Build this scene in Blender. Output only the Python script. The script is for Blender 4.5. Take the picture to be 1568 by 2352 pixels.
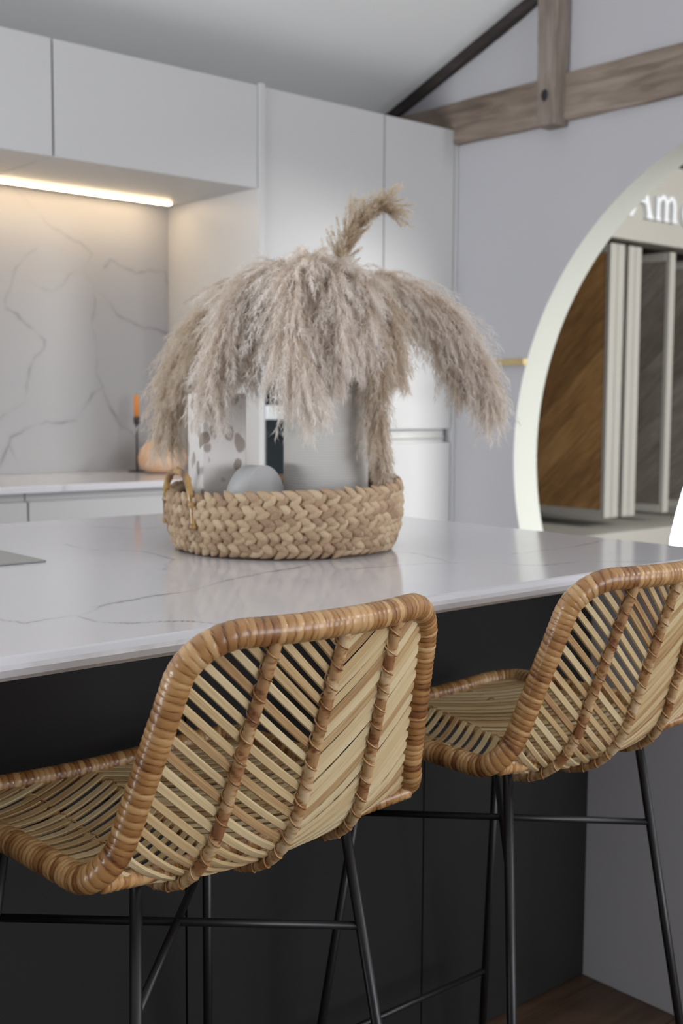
import bpy, bmesh, math, random
import numpy as np
from mathutils import Vector, Matrix

for o in list(bpy.data.objects):
    bpy.data.objects.remove(o, do_unlink=True)
scene = bpy.context.scene
COL = scene.collection
PI = math.pi

# ------------------------------------------------------------------ camera
CAM_Z = 1.185
F_PX, YAW, PITCH, ROLL = 2700.99, math.radians(48.8786), math.radians(5.17514), math.radians(0.3595)
fw = Vector((math.cos(YAW) * math.cos(PITCH), math.sin(YAW) * math.cos(PITCH), -math.sin(PITCH)))
rt0 = Vector((math.sin(YAW), -math.cos(YAW), 0))
up0 = rt0.cross(fw)
rt = rt0 * math.cos(ROLL) + up0 * math.sin(ROLL)
up = up0 * math.cos(ROLL) - rt0 * math.sin(ROLL)
cam_data = bpy.data.cameras.new('camera')
cam = bpy.data.objects.new('camera', cam_data)
COL.objects.link(cam)
cam.matrix_world = Matrix(((rt.x, up.x, -fw.x, 0), (rt.y, up.y, -fw.y, 0), (rt.z, up.z, -fw.z, CAM_Z), (0, 0, 0, 1)))
cam_data.sensor_fit = 'VERTICAL'
cam_data.sensor_height = 36.0
cam_data.lens = F_PX / 2352 * 36
cam_data.clip_start = 0.05
cam_data.dof.use_dof = True
cam_data.dof.focus_distance = 1.33
cam_data.dof.aperture_fstop = 7.1
scene.camera = cam

# ------------------------------------------------------------------ view, world, large lights
scene.view_settings.view_transform = 'Standard'
scene.view_settings.look = 'None'
scene.view_settings.gamma = 1
scene.view_settings.use_curve_mapping = False
scene.view_settings.exposure = 0.07

world = bpy.data.worlds.new('overcast_sky')
scene.world = world
world.use_nodes = True
world.node_tree.nodes['Background'].inputs[0].default_value = (0.80, 0.88, 1.0, 1)
world.node_tree.nodes['Background'].inputs[1].default_value = 0.3


def area(name, loc, target, sx, sy, power, col):
    d = bpy.data.lights.new(name, 'AREA')
    d.shape = 'RECTANGLE'
    d.size, d.size_y, d.energy, d.color = sx, sy, power, col
    o = bpy.data.objects.new(name, d)
    COL.objects.link(o)
    o.location = loc
    o.rotation_euler = (Vector(target) - Vector(loc)).to_track_quat('-Z', 'Y').to_euler()
    return o


# unseen fill lights, added at the left and rear walls and in the showroom
area('fill_left_low', (-2.86, 2.55, 0.66), (2.0, 2.75, 1.5), 1.7, 1.1, 170, (0.95, 0.985, 1.0))  # added low source, brightens the ceiling from below
area('fill_rear', (1.9, -3.0, 1.35), (1.9, 3.0, 1.35), 3.2, 1.8, 92, (0.95, 0.955, 1.0))  # added fill for the stool backs and cabinets
area('fill_showroom', (5.0, -1.2, 2.68), (4.2, 3.0, 1.0), 3.0, .75, 330, (1.0, 1.0, 0.96))  # added source for reveal, display and cabinets; no window is built

# ------------------------------------------------------------------ helpers


def sett(o, label=None, cat=None, group=None, kind=None):
    if label: o['label'] = label
    if cat: o['category'] = cat
    if group: o['group'] = group
    if kind: o['kind'] = kind
    return o


def empty(name, loc=(0, 0, 0), rz=0.0):
    o = bpy.data.objects.new(name, None)
    o.empty_display_size = 0.05
    COL.objects.link(o)
    o.location = loc
    o.rotation_euler = (0, 0, rz)
    return o


def add_obj(name, me, mat=None, parent=None):
    if mat is not None and len(me.materials) == 0:
        me.materials.append(mat)
    o = bpy.data.objects.new(name, me)
    COL.objects.link(o)
    if parent is not None:
        o.parent = parent
    return o


def pydata(name, v, f, mat=None, parent=None, smooth=False):
    me = bpy.data.meshes.new(name)
    me.from_pydata([tuple(map(float, p)) for p in v], [], [tuple(map(int, q)) for q in f])
    if smooth:
        me.shade_smooth()
    me.update()
    return add_obj(name, me, mat, parent)


def from_bm(name, bm, mat=None, parent=None, smooth=False):
    bmesh.ops.recalc_face_normals(bm, faces=bm.faces)
    me = bpy.data.meshes.new(name)
    bm.to_mesh(me)
    bm.free()
    if smooth:
        me.shade_smooth()
    return add_obj(name, me, mat, parent)


def bm_box(bm, lo, hi, bev=0.0, seg=2):
    n0 = len(bm.verts)
    r = bmesh.ops.create_cube(bm, size=1)
    lo, hi = Vector(lo), Vector(hi)
    for v in r['verts']:
        v.co = Vector([lo[i] + (v.co[i] + .5) * (hi[i] - lo[i]) for i in range(3)])
    if bev > 0:
        es = list({e for v in r['verts'] for e in v.link_edges})
        bmesh.ops.bevel(bm, geom=es, offset=bev, segments=seg, affect='EDGES', profile=.5, clamp_overlap=True)
    return bm


def box(name, lo, hi, mat, parent=None, bev=0.0015, seg=2):
    bm = bmesh.new()
    bm_box(bm, lo, hi, bev, seg)
    return from_bm(name, bm, mat, parent)


def lathe_data(prof, n=48, wob=None):
    v, f = [], []
    for i, (r, z) in enumerate(prof):
        for k in range(n):
            a = 2 * PI * k / n
            rr = r * (1 + (wob(a, z) if wob else 0))
            v.append((rr * math.cos(a), rr * math.sin(a), z))
    for i in range(len(prof) - 1):
        for k in range(n):
            f.append((i * n + k, i * n + (k + 1) % n, (i + 1) * n + (k + 1) % n, (i + 1) * n + k))
    f.append(tuple(range(n - 1, -1, -1)))
    f.append(tuple((len(prof) - 1) * n + k for k in range(n)))
    return v, f


def lathe(name, prof, mat, parent=None, loc=(0, 0, 0), n=48, smooth=True, wob=None):
    v, f = lathe_data(prof, n, wob)
    o = pydata(name, v, f, mat, parent, smooth)
    o.location = loc
    return o


def catmull(pts, per=12, closed=False):
    P = np.array(pts, float)
    if closed:
        P = np.vstack([P[-1], P, P[0], P[1]])
    else:
        P = np.vstack([2 * P[0] - P[1], P, 2 * P[-1] - P[-2]])
    out = []
    for i in range(1, len(P) - 2):
        for t in np.linspace(0, 1, per, endpoint=False):
            p0, p1, p2, p3 = P[i - 1:i + 3]
            out.append(.5 * ((2 * p1) + (-p0 + p2) * t + (2 * p0 - 5 * p1 + 4 * p2 - p3) * t * t + (-p0 + 3 * p1 - 3 * p2 + p3) * t ** 3))
    if not closed:
        out.append(P[-2])
    return np.array(out)


def resample(P, step, closed=False):
    if closed:
        P = np.vstack([P, P[:1]])
    L = np.r_[0, np.cumsum(np.linalg.norm(np.diff(P, axis=0), axis=1))]
    n = max(4, int(L[-1] / step))
    s = np.linspace(0, L[-1], n + 1)
    Q = np.stack([np.interp(s, L, P[:, i]) for i in range(3)], 1)
    if closed:
        return Q[:-1], s[:-1], L[-1]
    return Q, s, L[-1]


def frames(P, closed=False):
    if closed:
        T = np.roll(P, -1, 0) - np.roll(P, 1, 0)
    else:
        T = np.gradient(P, axis=0)
    T /= np.linalg.norm(T, axis=1)[:, None]
    N = np.zeros_like(T)
    a = np.array([0, 0, 1.]) if abs(T[0][2]) < .9 else np.array([1., 0, 0])
    N[0] = a - T[0] * (a @ T[0])
    N[0] /= np.linalg.norm(N[0])
    for i in range(1, len(P)):
        v = N[i - 1] - T[i] * (N[i - 1] @ T[i])
        N[i] = v / np.linalg.norm(v)
    B = np.cross(T, N)
    if closed:
        v = N[-1] - T[0] * (N[-1] @ T[0])
        v /= np.linalg.norm(v)
        ang = math.atan2(v @ B[0], v @ N[0])
        k = -ang * np.arange(len(P)) / len(P)
        c, s = np.cos(k)[:, None], np.sin(k)[:, None]
        N, B = c * N + s * B, c * B - s * N
    return T, N, B


def tube(name, P, rad, mat, parent=None, seg=12, step=None, closed=False, smooth=True, wrap=None, seed=0, cap=True):
    """Tube round a path. wrap=(pitch, amp): pillow-shaped helical turns with a 'band' colour attribute.
    rad may be a function of the fraction along the path."""
    P = np.array(P, float)
    pitch = wrap[0] if wrap else None
    if step or wrap:
        P, s, L = resample(P, step or pitch / 6, closed)
    else:
        s = np.r_[0, np.cumsum(np.linalg.norm(np.diff(P, axis=0), axis=1))]
        L = s[-1]
    T, N, B = frames(P, closed)
    th = np.arange(seg) * 2 * PI / seg
    R = np.array([rad(x / L) if callable(rad) else rad for x in s])[:, None] * np.ones((1, seg))
    band = None
    if wrap:
        rs = np.random.RandomState(seed)
        ph = s / pitch + .35 * np.interp(s, np.linspace(0, L, 60), rs.randn(60)) + .12 * np.interp(s, np.linspace(0, L, 400), rs.randn(400))
        if len(wrap) > 2:
            ph = wrap[2](s / L, ph, s)
        turns = ph[:, None] + th[None, :] / (2 * PI)
        k = np.floor(turns)
        fr = turns - k
        hv = np.sin(k * 12.9898 + seed) * 43758.5453
        hv = hv - np.floor(hv)
        R = R * (1 + wrap[1] * (1 - np.abs(2 * fr - 1) ** 3) + wrap[1] * .5 * (hv - .5))
        edge = np.clip((np.minimum(fr, 1 - fr)) / .14, 0, 1)
        band = np.stack([hv, edge, 0 * hv, 0 * hv + 1], -1).reshape(-1, 4)
    V = (P[:, None, :] + R[..., None] * (np.cos(th)[None, :, None] * N[:, None, :] + np.sin(th)[None, :, None] * B[:, None, :])).reshape(-1, 3)
    n = len(P)
    i = np.arange(n if closed else n - 1)
    j = (i + 1) % n
    k = np.arange(seg)
    k2 = (k + 1) % seg
    f = np.stack([(i[:, None] * seg + k), (i[:, None] * seg + k2), (j[:, None] * seg + k2), (j[:, None] * seg + k)], -1).reshape(-1, 4)
    faces = [tuple(map(int, q)) for q in f]
    if not closed and cap:
        faces.append(tuple(range(seg - 1, -1, -1)))
        faces.append(tuple((n - 1) * seg + q for q in range(seg)))
    o = pydata(name, V, faces, mat, parent, smooth)
    if band is not None:
        at = o.data.color_attributes.new('band', 'FLOAT_COLOR', 'POINT')
        at.data.foreach_set('color', band.astype(np.float32).ravel())
    return o


def link_copy(src, parent=None):
    c = src.copy()
    COL.objects.link(c)
    if parent is not None:
        c.parent = parent
    return c


# ------------------------------------------------------------------ materials


def nodes(m):
    return m.node_tree.nodes, m.node_tree.links


def mat(name, col, rough=.5, metal=0.0, spec=None, coat=0.0, noise=None, bump=None, emit=None):
    """noise=(scale, amount, (sx,sy,sz)); bump=(scale, strength, (sx,sy,sz))"""
    m = bpy.data.materials.new(name)
    m.use_nodes = True
    N, L = nodes(m)
    p = N['Principled BSDF']
    p.inputs['Base Color'].default_value = (*col, 1)
    p.inputs['Roughness'].default_value = rough
    p.inputs['Metallic'].default_value = metal
    if spec is not None:
        p.inputs['Specular IOR Level'].default_value = spec
    if coat:
        p.inputs['Coat Weight'].default_value = coat
        p.inputs['Coat Roughness'].default_value = .15
    if emit:
        p.inputs['Emission Color'].default_value = (*emit[0], 1)
        p.inputs['Emission Strength'].default_value = emit[1]
    tc = N.new('ShaderNodeTexCoord')
    if noise:
        mp = N.new('ShaderNodeMapping')
        mp.inputs['Scale'].default_value = noise[2] if len(noise) > 2 else (1, 1, 1)
        L.new(tc.outputs['Object'], mp.inputs[0])
        nz = N.new('ShaderNodeTexNoise')
        nz.inputs['Scale'].default_value = noise[0]
        nz.inputs['Detail'].default_value = 6
        L.new(mp.outputs[0], nz.inputs[0])
        mx = N.new('ShaderNodeMix')
        mx.data_type = 'RGBA'
        mx.blend_type = 'MULTIPLY'
        mx.inputs[0].default_value = 1
        rmp = N.new('ShaderNodeMapRange')
        rmp.inputs['From Min'].default_value = .3
        rmp.inputs['From Max'].default_value = .7
        rmp.inputs['To Min'].default_value = 1 - noise[1]
        rmp.inputs['To Max'].default_value = 1 + noise[1]
        L.new(nz.outputs[0], rmp.inputs[0])
        mx.inputs[6].default_value = (*col, 1)
        L.new(rmp.outputs[0], mx.inputs[7])
        L.new(mx.outputs[2], p.inputs['Base Color'])
    if bump:
        mp = N.new('ShaderNodeMapping')
        mp.inputs['Scale'].default_value = bump[2] if len(bump) > 2 else (1, 1, 1)
        L.new(tc.outputs['Object'], mp.inputs[0])
        nz = N.new('ShaderNodeTexNoise')
        nz.inputs['Scale'].default_value = bump[0]
        nz.inputs['Detail'].default_value = 4
        L.new(mp.outputs[0], nz.inputs[0])
        b = N.new('ShaderNodeBump')
        b.inputs['Strength'].default_value = bump[1]
        b.inputs['Distance'].default_value = .002
        L.new(nz.outputs[0], b.inputs['Height'])
        L.new(b.outputs[0], p.inputs['Normal'])
    return m


def ramp_mat(name, fac_builder, stops, rough=.5, coat=0.0, spec=None, bump=0.0, rough_fac=None):
    m = bpy.data.materials.new(name)
    m.use_nodes = True
    N, L = nodes(m)
    p = N['Principled BSDF']
    p.inputs['Roughness'].default_value = rough
    if spec is not None:
        p.inputs['Specular IOR Level'].default_value = spec
    if coat:
        p.inputs['Coat Weight'].default_value = coat
        p.inputs['Coat Roughness'].default_value = .2
    fac, hgt = fac_builder(N, L)
    cr = N.new('ShaderNodeValToRGB')
    e = cr.color_ramp.elements
    while len(e) < len(stops):
        e.new(.5)
    for q, (pos, c) in zip(e, stops):
        q.position = pos
        q.color = (*c, 1)
    L.new(fac, cr.inputs[0])
    L.new(cr.outputs[0], p.inputs['Base Color'])
    if bump and hgt is not None:
        b = N.new('ShaderNodeBump')
        b.inputs['Strength'].default_value = bump
        b.inputs['Distance'].default_value = .001
        L.new(hgt, b.inputs['Height'])
        L.new(b.outputs[0], p.inputs['Normal'])
    return m


def mnode(N, L, op, a, b=None, c=None):
    n = N.new('ShaderNodeMath')
    n.operation = op
    for i, x in enumerate((a, b, c)):
        if x is None: continue
        if isinstance(x, (int, float)): n.inputs[i].default_value = x
        else: L.new(x, n.inputs[i])
    return n.outputs[0]


def noise_node(N, L, scale, stretch=(1, 1, 1), detail=5, coord='Object', offset=None, distort=0.0):
    tc = N.new('ShaderNodeTexCoord')
    mp = N.new('ShaderNodeMapping')
    mp.inputs['Scale'].default_value = stretch
    L.new(tc.outputs[coord], mp.inputs[0])
    vec = mp.outputs[0]
    if offset is not None:
        ad = N.new('ShaderNodeVectorMath')
        ad.operation = 'ADD'
        L.new(vec, ad.inputs[0])
        L.new(offset, ad.inputs[1])
        vec = ad.outputs[0]
    nz = N.new('ShaderNodeTexNoise')
    nz.inputs['Scale'].default_value = scale
    nz.inputs['Detail'].default_value = detail
    nz.inputs['Distortion'].default_value = distort
    L.new(vec, nz.inputs[0])
    return nz.outputs[0]


def obj_rand(N, mul=37.0):
    oi = N.new('ShaderNodeObjectInfo')
    return oi.outputs['Random']


M = {}
M['cabinet'] = mat('cabinet_matt_white', (.53, .53, .535), .42, spec=.35)
M['cab_dark'] = mat('cabinet_gap_shadow', (.10, .10, .11), .7)
M['wall'] = mat('wall_plaster', (.45, .445, .47), .9, noise=(2.0, .015), bump=(90, .10))
M['ceiling'] = mat('ceiling_plaster', (.86, .875, .875), .95, noise=(1.2, .012))
M['reveal'] = mat('gate_reveal_cream', (.45, .46, .425), .6)
M['dark_panel'] = mat('charcoal_panel', (.0145, .014, .014), .45, spec=.3, noise=(3, .10))
M['grey_panel'] = mat('end_panel_grey', (.62, .62, .645), .5, noise=(6, .02))
M['black_metal'] = mat('black_powder_coat', (.008, .008, .009), .38, spec=.5)
M['black_glass'] = mat('oven_black_glass', (.012, .016, .018), .06, spec=.6)
M['steel'] = mat('brushed_steel', (.55, .57, .58), .3, metal=1.0)
M['hob'] = mat('hob_grey_glass', (.24, .25, .25), .25, spec=.5)
M['led'] = mat('led_diffuser', (1, 1, 1), .4, emit=((1.0, .745, .45), 23.0))
M['alu'] = mat('aluminium_channel', (.72, .68, .60), .35, metal=.6)
M['candle'] = mat('orange_wax', (.80, .27, .04), .45)
M['candle_metal'] = mat('dark_iron', (.05, .05, .055), .45, metal=.6)
M['peach'] = mat('peach_ceramic', (.74, .48, .31), .55)
M['vase'] = mat('pale_grey_ceramic', (.61, .60, .575), .75, noise=(6, .03), bump=(40, .25, (1, 1, 8)))
M['disc'] = mat('light_grey_stone', (.47, .47, .475), .6, noise=(9, .08, (1, 1, 3)))
M['cream'] = mat('showroom_cream', (.345, .33, .30), .5)
M['letter'] = mat('white_acrylic_letter', (.70, .72, .75), .4, spec=.5)
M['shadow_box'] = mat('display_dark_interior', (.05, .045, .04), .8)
M['lamp'] = mat('lamp_shade_white', (.95, .96, 1.0), .5, emit=((.88, .94, 1.0), 5.0))
M['chrome'] = mat('lamp_metal', (.6, .6, .62), .25, metal=1)
M['brass'] = mat('pale_oak_edge', (.45, .34, .17), .5, noise=(30, .1, (1, 4, 1)))
M['window_frame'] = mat('window_frame_white', (.75, .75, .75), .5)


def _rattan_wrap(N, L):
    a = N.new('ShaderNodeAttribute'); a.attribute_name = 'band'
    sep = N.new('ShaderNodeSeparateColor'); L.new(a.outputs['Color'], sep.inputs[0])
    nz = noise_node(N, L, 55, detail=4)
    big = noise_node(N, L, 9, detail=2)
    f = mnode(N, L, 'MULTIPLY', sep.outputs[0], .52)
    f = mnode(N, L, 'MULTIPLY_ADD', nz, .38, f)
    f = mnode(N, L, 'MULTIPLY_ADD', big, .55, f)
    f = mnode(N, L, 'SUBTRACT', f, .17)
    dk = mnode(N, L, 'MULTIPLY_ADD', sep.outputs[1], .40, -.40)
    f = mnode(N, L, 'ADD', f, dk)
    return f, nz


M['wrap'] = ramp_mat('rattan_wrapping', _rattan_wrap,
    [(.04, (.085, .030, .010)), (.25, (.225, .093, .028)), (.48, (.385, .195, .066)), (.73, (.53, .32, .14)), (.98, (.64, .45, .25))], rough=.36, coat=.40, bump=.18)
M['wrap_rib'] = ramp_mat('rattan_rib_wrapping', _rattan_wrap,
    [(.05, (.16, .065, .026)), (.3, (.33, .15, .06)), (.5, (.48, .29, .13)), (.75, (.62, .45, .26)), (.98, (.70, .55, .36))], rough=.48, coat=.18, bump=.18)


def _slat(N, L):
    r = obj_rand(N)
    cmb = N.new('ShaderNodeCombineXYZ')
    k = mnode(N, L, 'MULTIPLY', r, 60)
    for i in range(3): L.new(k, cmb.inputs[i])
    a = N.new('ShaderNodeAttribute'); a.attribute_name = 'along'
    mp = N.new('ShaderNodeMapping'); mp.inputs['Scale'].default_value = (7, 500, 200)
    L.new(a.outputs['Vector'], mp.inputs[0])
    ad = N.new('ShaderNodeVectorMath'); ad.operation = 'ADD'
    L.new(mp.outputs[0], ad.inputs[0]); L.new(cmb.outputs[0], ad.inputs[1])
    nz = N.new('ShaderNodeTexNoise'); nz.inputs['Scale'].default_value = 1.6; nz.inputs['Detail'].default_value = 5
    L.new(ad.outputs[0], nz.inputs[0])
    f = mnode(N, L, 'MULTIPLY_ADD', r, .55, mnode(N, L, 'MULTIPLY_ADD', nz.outputs[0], .75, -.12))
    return f, nz.outputs[0]


M['slat'] = ramp_mat('rattan_core_slat', _slat,
    [(.08, (.22, .105, .042)), (.26, (.41, .25, .112)), (.46, (.56, .40, .205)), (.75, (.66, .52, .30)), (1.0, (.71, .60, .39))], rough=.55, bump=.35, spec=.4)


def _wood(scale, stretch):
    def b(N, L):
        r = obj_rand(N)
        cmb = N.new('ShaderNodeCombineXYZ')
        k = mnode(N, L, 'MULTIPLY', r, 40)
        for i in range(3): L.new(k, cmb.inputs[i])
        nz = noise_node(N, L, scale, stretch, 6, offset=cmb.outputs[0], distort=.6)
        nz2 = noise_node(N, L, scale * .35, (1, 1, 1), 3, offset=cmb.outputs[0])
        f = mnode(N, L, 'MULTIPLY_ADD', nz, .7, mnode(N, L, 'MULTIPLY_ADD', nz2, .5, -.25))
        f = mnode(N, L, 'MULTIPLY_ADD', r, .18, f)
        return f, nz
    return b


M['floor'] = ramp_mat('brown_floor_plank', _wood(9, (1, 14, 4)), [(.2, (.035, .020, .012)), (.5, (.085, .050, .030)), (.8, (.14, .085, .052))], rough=.45, bump=.15)
M['sample'] = ramp_mat('oak_sample_plank', _wood(7, (1, 10, 1.2)), [(.2, (.12, .058, .022)), (.5, (.32, .17, .06)), (.85, (.55, .33, .14))], rough=.5)
M['sample_grey'] = ramp_mat('grey_brown_sample', _wood(7, (1, 8, 1.2)), [(.2, (.09, .075, .062)), (.5, (.17, .145, .125)), (.85, (.30, .26, .23))], rough=.5)
M['beam_y'] = ramp_mat('weathered_timber_along', _wood(6, (5, .7, 6)), [(.15, (.05, .034, .026)), (.4, (.19, .145, .115)), (.65, (.30, .245, .205)), (.9, (.42, .36, .31))], rough=.85, bump=.6)
M['beam_z'] = ramp_mat('weathered_timber_upright', _wood(6, (6, 6, .8)), [(.15, (.10, .078, .064)), (.4, (.21, .17, .145)), (.65, (.31, .265, .235)), (.9, (.42, .37, .335))], rough=.85, bump=.6)
M['rafter'] = ramp_mat('dark_timber', _wood(6, (5, .7, 6)), [(.15, (.012, .009, .009)), (.5, (.035, .026, .025)), (.9, (.075, .058, .052))], rough=.85, bump=.5)
M['knot'] = mat('dark_bolt_hole', (.015, .012, .016), .8)


def _marble(tint):
    def b(N, L):
        a = N.new('ShaderNodeAttribute'); a.attribute_name = 'vein'
        sep = N.new('ShaderNodeSeparateColor'); L.new(a.outputs['Color'], sep.inputs[0])
        nz = noise_node(N, L, 3.0, detail=4)
        f = mnode(N, L, 'MULTIPLY_ADD', nz, -.06, 1.03)
        f = mnode(N, L, 'SUBTRACT', f, sep.outputs[0])
        return f, None
    return b


M['counter'] = ramp_mat('white_veined_quartz', _marble(0), [(0, (.22, .20, .23)), (.55, (.44, .42, .46)), (1.0, (.69, .685, .72))], rough=.10, spec=.62)
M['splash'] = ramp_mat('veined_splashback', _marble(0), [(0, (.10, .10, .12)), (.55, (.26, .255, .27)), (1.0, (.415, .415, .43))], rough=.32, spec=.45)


def _terrazzo(N, L):
    tc = N.new('ShaderNodeTexCoord')
    mp = N.new('ShaderNodeMapping'); mp.inputs['Scale'].default_value = (1, 1, .72)
    L.new(tc.outputs['Object'], mp.inputs[0])
    wz = N.new('ShaderNodeTexNoise'); wz.inputs['Scale'].default_value = 22; wz.inputs['Detail'].default_value = 3
    L.new(mp.outputs[0], wz.inputs[0])
    ad = N.new('ShaderNodeVectorMath'); ad.operation = 'MULTIPLY_ADD'
    L.new(wz.outputs['Color'], ad.inputs[0]); ad.inputs[1].default_value = (.022, .022, .022); L.new(mp.outputs[0], ad.inputs[2])
    v = N.new('ShaderNodeTexVoronoi'); v.feature = 'DISTANCE_TO_EDGE'; v.inputs['Scale'].default_value = 40
    L.new(ad.outputs[0], v.inputs[0])
    c = N.new('ShaderNodeTexVoronoi'); c.feature = 'F1'; c.inputs['Scale'].default_value = 40
    L.new(ad.outputs[0], c.inputs[0])
    sep = N.new('ShaderNodeSeparateColor'); L.new(c.outputs['Color'], sep.inputs[0])
    rad = mnode(N, L, 'MULTIPLY_ADD', sep.outputs[0], .30, .26)
    f = mnode(N, L, 'MULTIPLY', mnode(N, L, 'SUBTRACT', rad, c.outputs['Distance']), 9.0)
    cl_ = N.new('ShaderNodeClamp'); L.new(f, cl_.inputs[0]); f = cl_.outputs[0]
    f = mnode(N, L, 'MULTIPLY', f, mnode(N, L, 'MULTIPLY_ADD', sep.outputs[1], .6, .4))
    return f, None


M['terrazzo'] = ramp_mat('pebbled_pale_stone', _terrazzo, [(0, (.70, .675, .655)), (.35, (.52, .465, .43)), (1.0, (.28, .225, .185))], rough=.5)


def _braid(N, L):
    r = obj_rand(N)
    nz = noise_node(N, L, 6, (30, 90, 40), 4)
    f = mnode(N, L, 'MULTIPLY_ADD', nz, .55, mnode(N, L, 'MULTIPLY_ADD', r, .55, -.02))
    return f, nz


M['braid'] = ramp_mat('water_hyacinth_braid', _braid, [(.05, (.17, .10, .065)), (.3, (.36, .235, .145)), (.6, (.50, .36, .225)), (.95, (.61, .48, .32))], rough=.6, bump=.3)
M['braid_stuff'] = mat('water_hyacinth_back', (.30, .20, .12), .7, noise=(40, .35))


def _bamboo(N, L):
    a = noise_node(N, L, 26, (1, 1, .6), 3)
    return mnode(N, L, 'MULTIPLY_ADD', a, 1.7, -.35), a


M['bamboo'] = ramp_mat('scorched_bamboo', _bamboo, [(.12, (.03, .014, .008)), (.3, (.16, .07, .022)), (.5, (.42, .25, .08)), (.8, (.55, .40, .18))], rough=.28, coat=.3)


def plume_mat(name, core, mid, tip):
    m = bpy.data.materials.new(name)
    m.use_nodes = True
    N, L = nodes(m)
    for n in list(N):
        N.remove(n)
    out = N.new('ShaderNodeOutputMaterial')
    a = N.new('ShaderNodeAttribute'); a.attribute_name = 'fluff'
    sep = N.new('ShaderNodeSeparateColor'); L.new(a.outputs['Color'], sep.inputs[0])
    cr = N.new('ShaderNodeValToRGB')
    e = cr.color_ramp.elements
    e.new(.5)
    for q, (pos, c) in zip(e, [(0, core), (.45, mid), (1, tip)]):
        q.position = pos; q.color = (*c, 1)
    L.new(sep.outputs[0], cr.inputs[0])
    d = N.new('ShaderNodeBsdfDiffuse'); t = N.new('ShaderNodeBsdfTranslucent')
    L.new(cr.outputs[0], d.inputs[0]); L.new(cr.outputs[0], t.inputs[0])
    mx = N.new('ShaderNodeMixShader'); mx.inputs[0].default_value = .45
    L.new(d.outputs[0], mx.inputs[1]); L.new(t.outputs[0], mx.inputs[2])
    L.new(mx.outputs[0], out.inputs[0])
    return m


M['plume'] = plume_mat('pampas_pale', (.50, .37, .25), (.80, .69, .585), (.93, .885, .84))
M['plume_tan'] = plume_mat('pampas_beige', (.42, .30, .185), (.68, .56, .43), (.85, .77, .675))
M['plume_brown'] = plume_mat('pampas_tan', (.34, .235, .135), (.56, .44, .31), (.74, .64, .51))
M['stem'] = mat('dry_stem', (.42, .32, .18), .6)

# ------------------------------------------------------------------ room shell
YB = 4.137          # wall behind the cabinets
YC = 3.52           # front plane of the cabinets
XW = 3.715          # gable wall
XL, YF = -2.98, -3.15
CS, CZ0, CY0 = .379, 2.479, 3.957      # ceiling slope


def ceil_z(y):
    return CZ0 + CS * (CY0 - y)


YR = .5
# floor of planks
fl = empty('floor'); sett(fl, kind='structure')
pw, pl = .19, 1.8
pm = None
row = 0
y = YF
rnd = random.Random(4)
while y < YB - .01:
    w = min(pw, YB - y)
    x = XL - rnd.random() * pl
    while x < XW + .145:
        x0, x1 = max(x, XL), min(x + pl, XW + .145)
        if x1 - x0 > .02:
            if pm is None:
                bm = bmesh.new(); bm_box(bm, (0, 0, -.02), (1, 1, 0), 0)
                bmesh.ops.recalc_face_normals(bm, faces=bm.faces)
                pm = bpy.data.meshes.new('plank'); bm.to_mesh(pm); bm.free(); pm.materials.append(M['floor'])
            o = add_obj('plank', pm, None, fl)
            o.location = (x0 + .001, y + .001, 0)
            o.scale = (x1 - x0 - .002, w - .002, 1)
        x += pl
    y += pw
sub = box('subfloor', (XL, YF, -.06), (XW + .145, YB, -.0205), M['shadow_box'], fl, 0)

# ceiling: two slopes
v, f = [], []
for (ya, yb) in ((YR, YB + .15), (YF - .15, YR)):
    za = ceil_z(ya) if ya >= YR else ceil_z(2 * YR - ya)
    zb = ceil_z(yb) if yb >= YR else ceil_z(2 * YR - yb)
    n = len(v)
    v += [(XL - .15, ya, za), (XW, ya, za), (XW, yb, zb), (XL - .15, yb, zb), (XL - .15, ya, za + .12), (XW, ya, za + .12), (XW, yb, zb + .12), (XL - .15, yb, zb + .12)]
    f += [tuple(n + i for i in q) for q in ((0, 3, 2, 1), (4, 5, 6, 7), (0, 1, 5, 4), (1, 2, 6, 5), (2, 3, 7, 6), (3, 0, 4, 7))]
sett(pydata('ceiling', v, f, M['ceiling']), kind='structure')
sett(box('wall_back', (XL - .15, YB, 0), (XW, YB + .15, 2.41), M['wall'], None, 0), kind='structure')


def wall_with_hole(name, axis, c0, c1, lo, hi, top_fn, holes, mat_, n=64, side_mat=None):
    """Wall slab between axis=c0 and c1, over the other horizontal axis lo..hi, top given by top_fn, with polygon holes."""
    bm = bmesh.new()
    def P(a, z, c):
        return (c, a, z) if axis == 'x' else (a, c, z)
    outline = [(lo, 0), (hi, 0)] + [(a, top_fn(a)) for a in np.linspace(hi, lo, 25)]
    loops = [outline] + holes
    for c in (c0, c1):
        es = []
        for lp in loops:
            vs = [bm.verts.new(P(a, z, c)) for a, z in lp]
            es += [bm.edges.new((vs[i], vs[(i + 1) % len(vs)])) for i in range(len(vs))]
        bmesh.ops.triangle_fill(bm, use_beauty=True, use_dissolve=False, edges=es)
    base = len(bm.faces)
    for li, lp in enumerate(loops):
        a = [bm.verts.new(P(q[0], q[1], c0)) for q in lp]
        b = [bm.verts.new(P(q[0], q[1], c1)) for q in lp]
        for i in range(len(lp)):
            j = (i + 1) % len(lp)
            fc = bm.faces.new((a[i], a[j], b[j], b[i]))
            if li > 0:
                fc.material_index = 1
                fc.smooth = len(lp) > 10
    me = bpy.data.meshes.new(name)
    bmesh.ops.recalc_face_normals(bm, faces=bm.faces)
    bm.to_mesh(me); bm.free()
    me.materials.append(mat_); me.materials.append(side_mat or mat_)
    o = add_obj(name, me)
    return sett(o, kind='structure')


def gable_top(y_):
    return (ceil_z(y_) if y_ >= YR else ceil_z(2 * YR - y_)) + .05


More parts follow.
